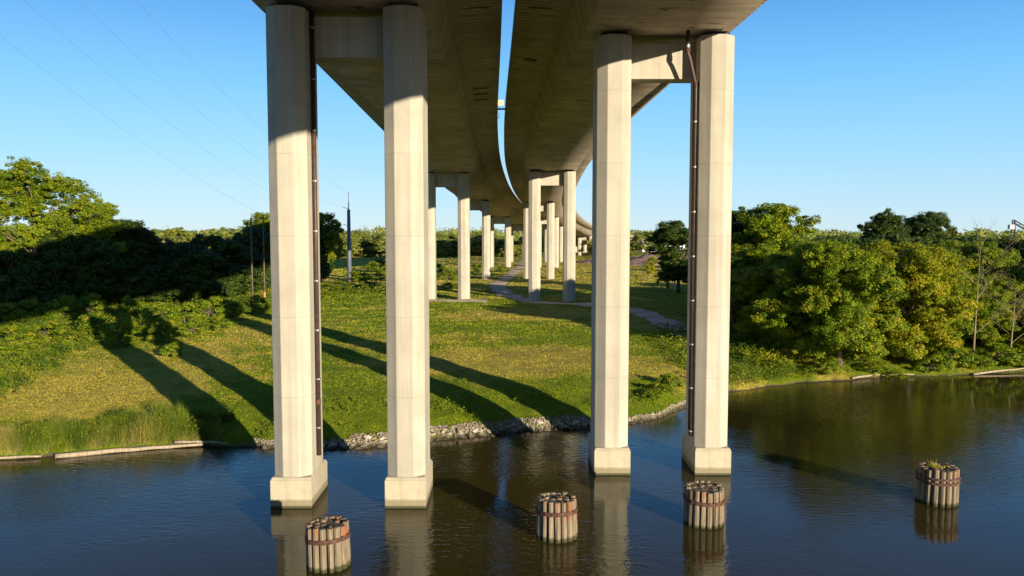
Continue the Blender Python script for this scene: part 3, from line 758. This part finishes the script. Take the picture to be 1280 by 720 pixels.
T('upright', 848, 168, 272, 'dark tree beyond the meadow, left of the rightmost column', width=12)
T('bushy3', 1106, 205, 262, 'round topped tree standing above the right treeline', width=15, leaf=ML_DARK)
T('bushy', 1152, 215, 264, 'wide dark tree above the right treeline, right of the round topped one', width=19, leaf=ML_DARK)
g3 = 'dark treeline behind the right bank trees'
TRL = ((1010, 138, 296), (1040, 142, 293), (1075, 140, 295), (1110, 146, 291), (1150, 148, 294), (1185, 152, 296), (1215, 155, 293), (1245, 166, 296), (1275, 160, 296), (1310, 165, 296), (1350, 165, 300), (1400, 165, 294), (1030, 130, 312), (1080, 126, 310), (1240, 125, 318), (1290, 120, 322), (985, 150, 305))
for i, (px, Y, ty) in enumerate(TRL):
    T('dense', px, Y, ty, 'dark dense tree in the belt behind the right bank, %s from the left' % nth(px, [a[0] for a in TRL]), g3, width=15)
# undergrowth on the right bank
g4 = 'scrub along the right bank'
SCR = ((938, 452, 1.1, 3.5), (972, 460, 1.0, 3.2), (1030, 466, 1.7, 3.6), (1092, 470, 1.3, 3.0), (1165, 466, 2.0, 3.6), (1190, 462, 3.0, 4.4), (1222, 463, 1.8, 3.6), (1250, 458, 2.8, 4.8), (1275, 462, 1.6, 3.6), (1300, 452, 2.6, 5), (826, 494, 1.2, 2.4), (838, 486, 1.5, 2.6), (812, 498, .8, 2.0), (1118, 471, .9, 2.6))
for i, (px, py, h, w) in enumerate(SCR):
    p = gspot(px, py); plant_tree('shrub', p.x, p.y, h, 'low bright shrub growing along the right bank, %s from the left' % nth(px, [a[0] for a in SCR]), g4, 'shrub', w)
# bare dead trees
def bare_tree(x, y, h, label, seed, spread=.5):
    rr = random.Random(seed); m = MB(); base = G(x, y)
    root = tag(empty('dead_tree', (x, y, base)), label, 'dead tree', None)
    def grow(m_, p, d, L_, r, depth):
        pts = [p]; n = 5
        for i in range(n):
            d = (d + Vector((rr.uniform(-1, 1), rr.uniform(-1, 1), rr.uniform(-.3, .6))) * .14).normalized(); pts.append(pts[-1] + d * L_ / n)
        m_.tube(pts, [r * (1 - .75 * i / n) for i in range(n + 1)], 6, False)
        if depth:
            for k in range(5 if depth > 1 else 4):
                i = rr.randint(2, n); nd2 = (d + Vector((rr.uniform(-1, 1), rr.uniform(-1, 1), rr.uniform(-.2, .7))) * spread * 1.7).normalized()
                grow(m_, pts[i], nd2, L_ * rr.uniform(.4, .65), r * .45, depth - 1)
    m = MB(); m.tube([(0, 0, -.3), (.1, 0, h * .3), (.3, .1, h * .6), (.5, .2, h)], [.13, .10, .06, .015], 8, False); m.build('trunk', M_DEAD, root, True)
    for k in range(7):
        b = MB(); z = h * (.25 + .1 * k); grow(b, Vector((.1 + .3 * z / h, 0, z)), Vector((math.cos(k * 2.3) , math.sin(k * 2.3), rr.uniform(.5, 1.2))).normalized(), h * rr.uniform(.28, .42), .045, 2)
        b.build('branch', M_DEAD, root, True)
p = gspot(1216, 452); bare_tree(p.x, p.y, 13.2, 'tall bare dead tree with upswept twigs near the right edge', 3, .5)
p = gspot(1262, 452); bare_tree(p.x, p.y, 8.5, 'wide leafless dead tree with arching pale limbs at the right edge', 5, .9)
# young growth in the meadow behind
g5 = 'young trees in the far right meadow'
SAP = ((813, 346, 6.0), (803, 330, 3.0), (797, 352, 2.0), (822, 356, 1.5), (790, 328, 4.2), (835, 362, 1.8), (756, 330, 3))
for (px, py, h) in SAP:
    p = gspot(px, py); plant_tree('young', p.x, p.y, h, 'small yellow green sapling in the meadow behind the right pier, %s from the left' % nth(px, [a[0] for a in SAP]), g5, 'sapling', h * .7, name='sapling')
g6 = 'shrubs in the meadow behind the left pier'
MSH = ((452, 352, 2.6, 9), (470, 340, 4, 9), (478, 350, 2.4, 7), (488, 345, 3, 8), (430, 362, 2, 7), (412, 366, 2.2, 7), (462, 360, 1.6, 6), (548, 344, 3.4, 8), (560, 350, 2.6, 7), (600, 340, 2.6, 6), (628, 340, 1.8, 5), (566, 362, 1.6, 5), (440, 368, 1.6, 6), (400, 374, 1.8, 5))
for (px, py, h, w) in MSH:
    p = gspot(px, py); plant_tree('shrub', p.x, p.y, h, 'dark low shrub in the meadow behind the left columns, %s from the left' % nth(px, [a[0] for a in MSH]), g6, 'shrub', w)
# --- middle distance tree belts
g7 = 'distant trees at the far edge of the meadow'
rr = random.Random(99)
for i in range(96):
    px = rr.uniform(120, 1300) if i % 3 == 0 else rr.uniform(395, 840); Y = rr.uniform(420, 640)
    if 760 < px < 850 and rr.random() < .7: continue
    key = rr.choice(('far', 'far2')); x = (px - 640) / 1000 * Y
    dk = path_at(min(699, Y))[0].x
    if abs(x - dk) < 26: continue
    plant_tree(key, x, Y, rr.uniform(8.5, 14), 'pale green distant tree on the far side of the meadow', g7, 'tree', rr.uniform(13, 20))
LTT = (180, 200, 222, 240, 262, 285, 305, 165)
for i, px in enumerate(LTT):
    T('far2', px, 330 + 12 * (i % 3), 288 - 2 * (i % 3), 'light green tree above the left thicket against the sky, %s from the left' % nth(px, LTT), 'light trees above the left thicket', width=15)
MID = ((440, 302), (458, 298), (476, 296), (492, 298), (548, 300), (566, 302), (596, 300), (622, 303), (640, 304), (425, 298), (752, 300), (765, 303))
for i, (px, ty) in enumerate(MID):
    T('far', px, 430 + 14 * (i % 4), ty - 3, 'sunlit tree in the belt across the middle meadow, %s from the left' % nth(px, [a[0] for a in MID]), 'trees across the middle meadow', width=17)
# --- the far woods
def woods():
    rg = np.random.RandomState(77); cs = []; rs = []
    for (Y0, hgt, n) in ((700, 9, 900), (1000, 11, 900), (1500, 14, 900)):
        th = rg.uniform(-1.15, 1.15, n)
        Yr = Y0 * rg.uniform(.95, 1.15, n); x = np.tan(th) * Yr
        hh = hgt * (.45 + 1.2 * vn(x, x * 0 + Y0, .012, 4, 9)) * rg.uniform(.3, 1.0, n)
        cs.append(np.stack([x, Yr, 3 + hh], 1)); rs.append(np.full(n, Y0 * .012) * rg.uniform(.7, 1.3, n))
    q = leaves(rg, np.concatenate(cs), np.concatenate(rs), 60, 3.4, .55)
    return leaf_mesh('far_woods', q)
tag(link('far_woods', woods(), ML_FAR), 'far off belt of woods along the horizon', 'woods', None, 'stuff')

# ------------------------------------------------------------------ grass, weeds, reeds
def blades(rg, X, Y, H, WD, tint, warm, lean=.35, per=3):
    n = len(X); X = np.repeat(X, per); Y = np.repeat(Y, per); H = np.repeat(H, per) * rg.uniform(.6, 1.2, n * per); WD = np.repeat(WD, per)
    ti = np.clip(np.repeat(tint, per) + rg.normal(size=n * per) * .12, 0, 1); wa = np.clip(np.repeat(warm, per) + rg.normal(size=n * per) * .09, 0, 1)
    X = X + rg.normal(size=n * per) * WD * 1.2; Y = Y + rg.normal(size=n * per) * WD * 1.2
    Z = gz(X, Y) - .04; a = rg.uniform(0, 2 * np.pi, n * per)
    lx = rg.normal(size=n * per) * lean * H; ly = rg.normal(size=n * per) * lean * H
    c, s = np.cos(a) * WD * .5, np.sin(a) * WD * .5
    v = np.stack([np.stack([X - c, Y - s, Z], 1), np.stack([X + c, Y + s, Z], 1), np.stack([X + lx, Y + ly, Z + H], 1)], 1).reshape(-1, 3)
    return v, np.repeat(ti, 3), np.repeat(wa, 3)
def scatter(rg, n, x0, x1, y0, y1, power=1.0):
    """denser near the river, thinning with distance"""
    u = rg.rand(n); Y = 1 / (1 / y0 + u * (1 / y1 - 1 / y0)); X = rg.uniform(x0, x1, n) * Y
    return X, Y
def patchy(x, y, s, ph=0.0): return np.clip((vn(x, y, s * .35, 4, ph) - .5) * 2.6 + .5, 0, 1)
rg = np.random.RandomState(31)
X, Y = scatter(rg, 330000, -.72, .72, 46, 420); d = Y - shore(X); k = d > .3
X, Y, d = X[k], Y[k], d[k]; dr, ta = zone(X, Y); m_ = rg.rand(len(X)) > .0
k = m_ & ~((rg.rand(len(X)) < .85) & (d < 1.9 * (.35 + vn(X, 0 * X, .35, 3, 4) * .9)) & (X > -16) & (X < 16)); X, Y, d, dr, ta = X[k], Y[k], d[k], dr[k], ta[k]
tp = np.array(TRACK); dm = np.full(len(X), 1e9)
for a_, b_ in zip(tp[:-1], tp[1:]):
    ab = b_ - a_; t_ = np.clip(((X - a_[0]) * ab[0] + (Y - a_[1]) * ab[1]) / (ab @ ab), 0, 1); dm = np.minimum(dm, np.hypot(X - a_[0] - ab[0] * t_, Y - a_[1] - ab[1] * t_))
k = dm > 2.1 + rg.rand(len(X)) * 1.0
bare = (dr > .85) & (vn(X, Y, .5, 3, 6) > .5) & (X > -18); k &= ~(bare & (rg.rand(len(X)) < .8))
X, Y, d, dr, ta = X[k], Y[k], d[k], dr[k], ta[k]
sc = np.clip(Y / 90, .6, 3)
H = (.08 + .09 * rg.rand(len(X))) * sc ** .6 * (1 + 1.2 * ta * patchy(X, Y, 1.3)); WD = .06 * sc
v, ti, wa = blades(rg, X, Y, H, WD, np.clip(-.1 + 1.2 * patchy(X, Y, .8), 0, 1), np.clip(dr * 1.25 - .15 + .35 * (patchy(X, Y, .7, 2) - .5), 0, 1), .5, 3)
gr = mesh_np('grass', v, np.arange(len(v)).reshape(-1, 3), False, {'tint': ti, 'warm': wa})
tag(link('grass', gr, ML_GRASS), 'short mown grass covering the meadow under the bridge', 'grass', None, 'stuff')
# tall weeds on the left slope and the right bank: leafy stalks among grass blades
def forbs(rg, X, Y, H, size, per, tint, warm):
    n = len(X); Z = gz(X, Y); f = rg.uniform(.15, 1, (n, per)); sp = (size * 1.3)[:, None]
    P = np.stack([X[:, None] + rg.normal(size=(n, per)) * sp, Y[:, None] + rg.normal(size=(n, per)) * sp, Z[:, None] + f * H[:, None]], -1).reshape(-1, 3)
    N = rg.normal(size=P.shape) + np.array([.1, -.5, .5]); N /= np.linalg.norm(N, axis=1)[:, None]
    T_ = np.cross(N, rg.normal(size=P.shape)); T_ /= np.linalg.norm(T_, axis=1)[:, None]; B = np.cross(N, T_)
    sz = (np.repeat(size, per) * rg.uniform(.6, 1.4, n * per))[:, None]
    q = np.stack([P - T_ * sz, P + B * sz * .45, P + T_ * sz, P - B * sz * .45], 1).reshape(-1, 3)
    ti = np.clip(np.repeat(tint, per) + rg.normal(size=n * per) * .2, 0, 1); fl = f.reshape(-1) > .82
    wa = np.where(fl, np.clip(np.repeat(warm, per) * 1.3, 0, 1), np.repeat(warm, per) * .3)
    return q, np.repeat(ti, 4), np.repeat(wa, 4)
X, Y = scatter(rg, 150000, -.75, .75, 46, 190); d = Y - shore(X); dr, ta = zone(X, Y); k = (d > .8) & (rg.rand(len(X)) < ta) & (vn(X, Y, .9, 3, 5) > .30); X, Y, dr = X[k], Y[k], dr[k]
H = (.35 + .9 * patchy(X, Y, .9, 3)) * rg.uniform(.6, 1.2, len(X)); sz = .06 + .0006 * Y
q, ti, wa = forbs(rg, X, Y, H, sz, 7, .05 + .75 * patchy(X, Y, 1.2, 5), np.clip(patchy(X, Y, .6, 7) * 1.2 - .4, 0, 1))
tag(link('tall_weeds', mesh_np('tall_weeds', q, np.arange(len(q)).reshape(-1, 4), False, {'tint': ti, 'warm': wa}), ML_WEED), 'tall leafy weeds and goldenrod on the left slope and right bank', 'weeds', None, 'stuff')
X, Y = scatter(rg, 26000, -.35, .33, 56, 110); d = Y - shore(X); k = (d > .6) & (d < 14) & (vn(X, Y, .55, 3, 11) > .60 + .012 * d); X, Y = X[k], Y[k]
q, ti, wa = forbs(rg, X, Y, rg.uniform(.15, .5, len(X)), np.full(len(X), .07), 6, .3 + .7 * patchy(X, Y, 1.5, 5), rg.rand(len(X)) * .5)
tag(link('lawn_weeds', mesh_np('lawn_weeds', q, np.arange(len(q)).reshape(-1, 4), False, {'tint': ti, 'warm': wa}), ML_WEED), 'low weedy clumps in the lawn just behind the riprap', 'weeds', None, 'stuff')
# reed bed along the left waterline
X = rg.uniform(-52, -21.6, 60000); e_ = np.clip((-21.6 - X) / 4, .1, 1); wdt = np.interp(X, [-48, -32, -24, -19.5], [2.5, 3.0, 4.6, 3.0]) * (.35 + 1.1 * vn(X, X * 0, .3, 3, 3)); d = .5 + rg.rand(len(X)) ** .8 * wdt; Y = shore(X) + d
k = vn(X, Y, .9, 3, 8) > .40; X, Y, e_ = X[k], Y[k], e_[k]
H = np.interp(X, [-48, -34, -27, -19.5], [.7, .8, 1.25, 1.3]) * rg.uniform(.4, 1.2, len(X)) * (.45 + .85 * patchy(X, Y, 2.4)) * (.4 + .6 * e_); WD = np.full(len(X), .035)
v, ti, wa = blades(rg, X, Y, H, WD, .05 + .85 * patchy(X, Y, 2.5), patchy(X, Y, 1.1, 4) ** 1.5, .28, 3)
tag(link('reeds', mesh_np('reeds', v, np.arange(len(v)).reshape(-1, 3), False, {'tint': ti, 'warm': wa}), ML_REED), 'bed of reeds along the left waterline', 'reeds', None, 'stuff')
k = rg.rand(len(X)) < .16; X, Y = X[k], Y[k]
q, ti, wa = forbs(rg, X, Y, np.interp(X, [-48, -34, -27, -19.5], [.6, .7, 1.0, 1.0]) * (.6 + .7 * patchy(X, Y, 2)), np.full(len(X), .055), 6, .1 + .5 * patchy(X, Y, 1.2), rg.rand(len(X)) ** 2)
tag(link('reed_leaves', mesh_np('reed_leaves', q, np.arange(len(q)).reshape(-1, 4), False, {'tint': ti, 'warm': wa}), ML_WEED), 'leafy growth mixed into the reeds along the left waterline', 'weeds', None, 'stuff')
# dry weeds on the far right cluster
X = 24.6 + rg.normal(size=90) * .2 ; Y = 45.5 + rg.normal(size=90) * .2; Hh = rg.uniform(.06, .2, 90); Hh[:10] = rg.uniform(.3, .6, 10); X[:10] = 24.4 + rg.normal(size=10) * .08
v, ti, wa = blades(rg, X, Y, Hh, np.full(90, .03), np.full(90, .3), np.full(90, .6), .5, 2); v[:, 2] += 2.02 - np.repeat((gz(*[v.reshape(-1,3,3)[:,0,i] for i in (0,1)]) - .04), 3)
tag(link('weed_tuft', mesh_np('weed_tuft', v, np.arange(len(v)).reshape(-1, 3), False, {'tint': ti, 'warm': wa}), ML_GRASS), 'tuft of dry weeds growing on top of the far right pile cluster', 'weeds')

# ------------------------------------------------------------------ poles and wires
M_STEEL = mat_plain('grey_steel_pole', (.16, .19, .25), .5, .3); M_WOODP = mat_plain('pole_wood', (.13, .09, .06), .9); M_WIRE = mat_plain('wire', (.10, .12, .16), .5)
M_INS = mat_plain('insulator', (.35, .33, .3), .4); M_ORANGE = mat_plain('orange_guard', (.55, .20, .08), .6)
p = gspot(437, 353); P0 = p.copy()
root = tag(empty('power_pole', p), 'tall tapered grey steel power pole between the two left columns', 'power pole')
HT = 15.5 + 30 * p.y / 1000 - p.z; TT = 15.5 + 52 * p.y / 1000 - p.z
m = MB(); m.tube([(0, 0, -.3), (0, 0, HT)], [.62, .40], 12); m.build('shaft', M_STEEL, root, True)
m = MB(); m.tube([(0, 0, HT), (0, 0, TT)], [.13, .08], 8); m.build('mast', M_STEEL, root, True)
for dz in (0.2, -4.2, -9.0 + .5):
    m = MB(); m.tube([(0, 0, HT + dz), (-1.5, 0, HT + dz + .35)], [.09, .06], 6); a_ = m.build('insulator_arm', M_INS, root, True)
ends = [(-1.5, 0, HT + .55), (-1.5, 0, HT - 3.85), (-1.5, 0, HT - 8.15), (0, 0, TT)]
P1 = Vector((-56, 40, G(-56, 40)))
root2 = tag(empty('power_pole', (P1.x, P1.y, P1.z)), 'very tall grey steel power pole outside the left of the picture', 'power pole')
m = MB(); m.tube([(0, 0, -3), (0, 0, 78)], [1.1, .5], 12); m.build('shaft', M_STEEL, root2, True)
for z_ in (72, 65, 58): m = MB(); m.tube([(-.5, 0, z_), (-4, 0, z_ + .4)], [.16, .1], 6); m.build('insulator_arm', M_INS, root2, True)
for i, (e, zt_, xo, pl) in enumerate(((ends[3], 77.5, 0, 'topmost'), (ends[0], 72, -3.6, 'second'), (ends[1], 65, -3.6, 'third'), (ends[2], 58, -3.6, 'lowest'))):
    a = P0 + Vector(e); b = Vector((P1.x + xo, P1.y, zt_ + P1.z)); L_ = b - a; pts = []
    for k in range(41):
        t_ = k / 40; q = a + L_ * t_; q.z -= 4 * 8.5 * t_ * (1 - t_); pts.append(q)
    m = MB(); m.tube(pts, .011 if i else .013, 5); tag(m.build('power_line', M_WIRE), '%s thin power line rising from the steel pole to the upper left' % pl, 'power line')
for (px, py, ty, lab) in ((316, 385, 272, 'thin wooden utility pole left of the leftmost column'), (331, 378, 268, 'thin wooden utility pole touching the left side of the leftmost column')):
    p = gspot(px, py); root = tag(empty('utility_pole', p), lab, 'utility pole'); h = 15.5 + (292 - ty) / 1000 * p.y - p.z
    m = MB(); m.tube([(0, 0, -.3), (0, 0, h)], [.16, .11], 8); m.build('pole', M_WOODP, root, True)
    m = MB(); m.box(-.9, .9, -.2, -.1, h - .9, h - .75); m.build('crossarm', M_WOODP, root)
    m = MB(); m.tube([(0, 0, .2), (0, 0, 1.9)], .19, 10); m.build('guard', M_ORANGE, root, True)
p = gspot(843, 366); m = MB(); m.tube([(0, 0, -.2), (0, 0, 3.2)], .14, 10); m.tube([(0, 0, 3.2), (0, 0, 3.35)], [.17, .12], 10)
tag(m.build('marker_post', mat_plain('white_post', (.7, .68, .62), .6), None, True, p), 'white marker post in the meadow left of the rightmost column', 'post')

# ------------------------------------------------------------------ far industry
M_WHITE = mat_plain('white_cladding', (.75, .75, .72), .6); M_ROOFG = mat_plain('green_roof', (.30, .50, .42), .6); M_GREY = mat_plain('grey_roof', (.40, .42, .45), .6)
M_DIRT = mat_plain('dirt', (.20, .13, .10), .95, 0, .4, .3); M_GLASS = mat_plain('dark_window', (.04, .05, .06), .2)
def shed(px, Y, w, d, h, roofm, label, sink=0):
    x = (px - 640) / 1000 * Y; root = tag(empty('industrial_shed', (x, Y, G(x, Y) + sink), .15), label, 'building')
    m = MB(); m.box(-w/2, w/2, -d/2, d/2, -1, h); wl = m.build('wall', M_WHITE, root)
    m = MB(); y0, y1 = -d/2 - .6, d/2 + .6; x0, x1 = -w/2 - .5, w/2 + .5
    m.add([(x0, y0, h), (x1, y0, h), (x1, y1, h), (x0, y1, h), (x0, 0, h + 2.4), (x1, 0, h + 2.4)], [(0, 1, 5, 4), (2, 3, 4, 5), (0, 4, 3), (1, 2, 5), (0, 3, 2, 1)]); m.build('roof', roofm, root)
    for k in range(4):
        m = MB(); xx = -w/2 + w * (k + .5) / 4; m.box(xx - w/16, xx + w/16, -d/2 - .05, -d/2 + .02, h * .35, h * .7); m.build('window', M_GLASS, root)
    m = MB(); m.box(-w/2 + 1, -w/2 + 5, -d/2 - .06, -d/2 + .03, 0, 4); m.build('door', M_GREY, root)
shed(808, 560, 9, 10, 4.5, M_ROOFG, 'small far shed with pale green roof seen right of the third column')
shed(832, 600, 26, 14, 4, M_GREY, 'long low far shed with grey roof seen right of the third column')
shed(806, 680, 9, 9, 9, M_WHITE, 'white far building on the horizon right of the third column')
def mound(px, Y, w, d, h, mat, name, label, cat, seed):
    rg = np.random.RandomState(seed); n = 36; x0 = (px - 640) / 1000 * Y; g = np.linspace(-1, 1, n); A_, B_ = np.meshgrid(g, g)
    r_ = np.sqrt(A_**2 + B_**2); Z = np.clip(1 - r_, 0, 1) ** .7 * h * (1 + .25 * np.sin(A_ * 9 + seed) * np.cos(B_ * 7)) + rg.normal(size=A_.shape) * .06 * h * (r_ < .95) - .6 * (r_ >= 1)
    Xm = A_ * w / 2; Ym = B_ * d / 2; i_ = np.arange(n * n).reshape(n, n); Fm = np.stack([i_[:-1, :-1], i_[:-1, 1:], i_[1:, 1:], i_[1:, :-1]], -1).reshape(-1, 4)
    o = link(name, mesh_np(name, np.stack([Xm, Ym, Z], -1).reshape(-1, 3), Fm, False), mat, None, (x0, Y, G(x0, Y))); return tag(o, label, cat)
mound(812, 330, 38, 30, 3.4, M_DIRT, 'dirt_mound', 'low brown dirt mound across the far meadow right of the third column', 'mound', 2)
mound(775, 345, 40, 24, 3.0, M_DIRT, 'dirt_mound', 'low brown dirt mound behind the third column', 'mound', 4)
mound(836, 300, 7, 6, 3.0, mat_plain('pale_rubble', (.6, .55, .45), .9, 0, .3, 2), 'stone_pile', 'pile of pale stone beside the dark tree in the far meadow', 'stone pile', 3)
# conveyor boom on the right
Yb = 330; xb = (1262 - 640) / 1000 * Yb; root = tag(empty('conveyor', (xb, Yb, G(xb, Yb))), 'dark conveyor boom sticking up over the treeline at the right edge', 'conveyor')
M_BOOM = mat_plain('dark_steel', (.03, .035, .045), .6)
m = MB(); m.tube([(1, 0, 17.0), (12, 0, 10.5)], .35, 6); m.tube([(1, 0, 18.2), (12, 0, 12)], .25, 6)
for k in range(7): t_ = k / 6; m.tube([(1 + 11 * t_, 0, 17 - 6.5 * t_), (1 + 11 * min(1, t_ + .1), 0, 18.2 - 6.2 * min(1, t_ + .1))], .14, 5)
m.build('boom', M_BOOM, root)
m = MB(); m.tube([(-.6, 0, 0), (.6, 0, 18.2)], .3, 6); m.tube([(2.6, 0, 0), (1.4, 0, 18.2)], .3, 6)
for k in range(8): m.tube([(-.5 + .14 * k, 0, 2 + k * 2), (2.4 - .14 * k, 0, 2 + k * 2)], .12, 5)
m.build('mast', M_BOOM, root)
m = MB(); m.box(-.9, 1.0, -.8, .8, 14.4, 16.2); m.build('cab', M_GREY, root)
m = MB(); m.box(-3, 14, -2, 2, -.5, 1.2); m.box(11, 13, -1, 1, 1.2, 11.5); m.build('base', M_BOOM, root)
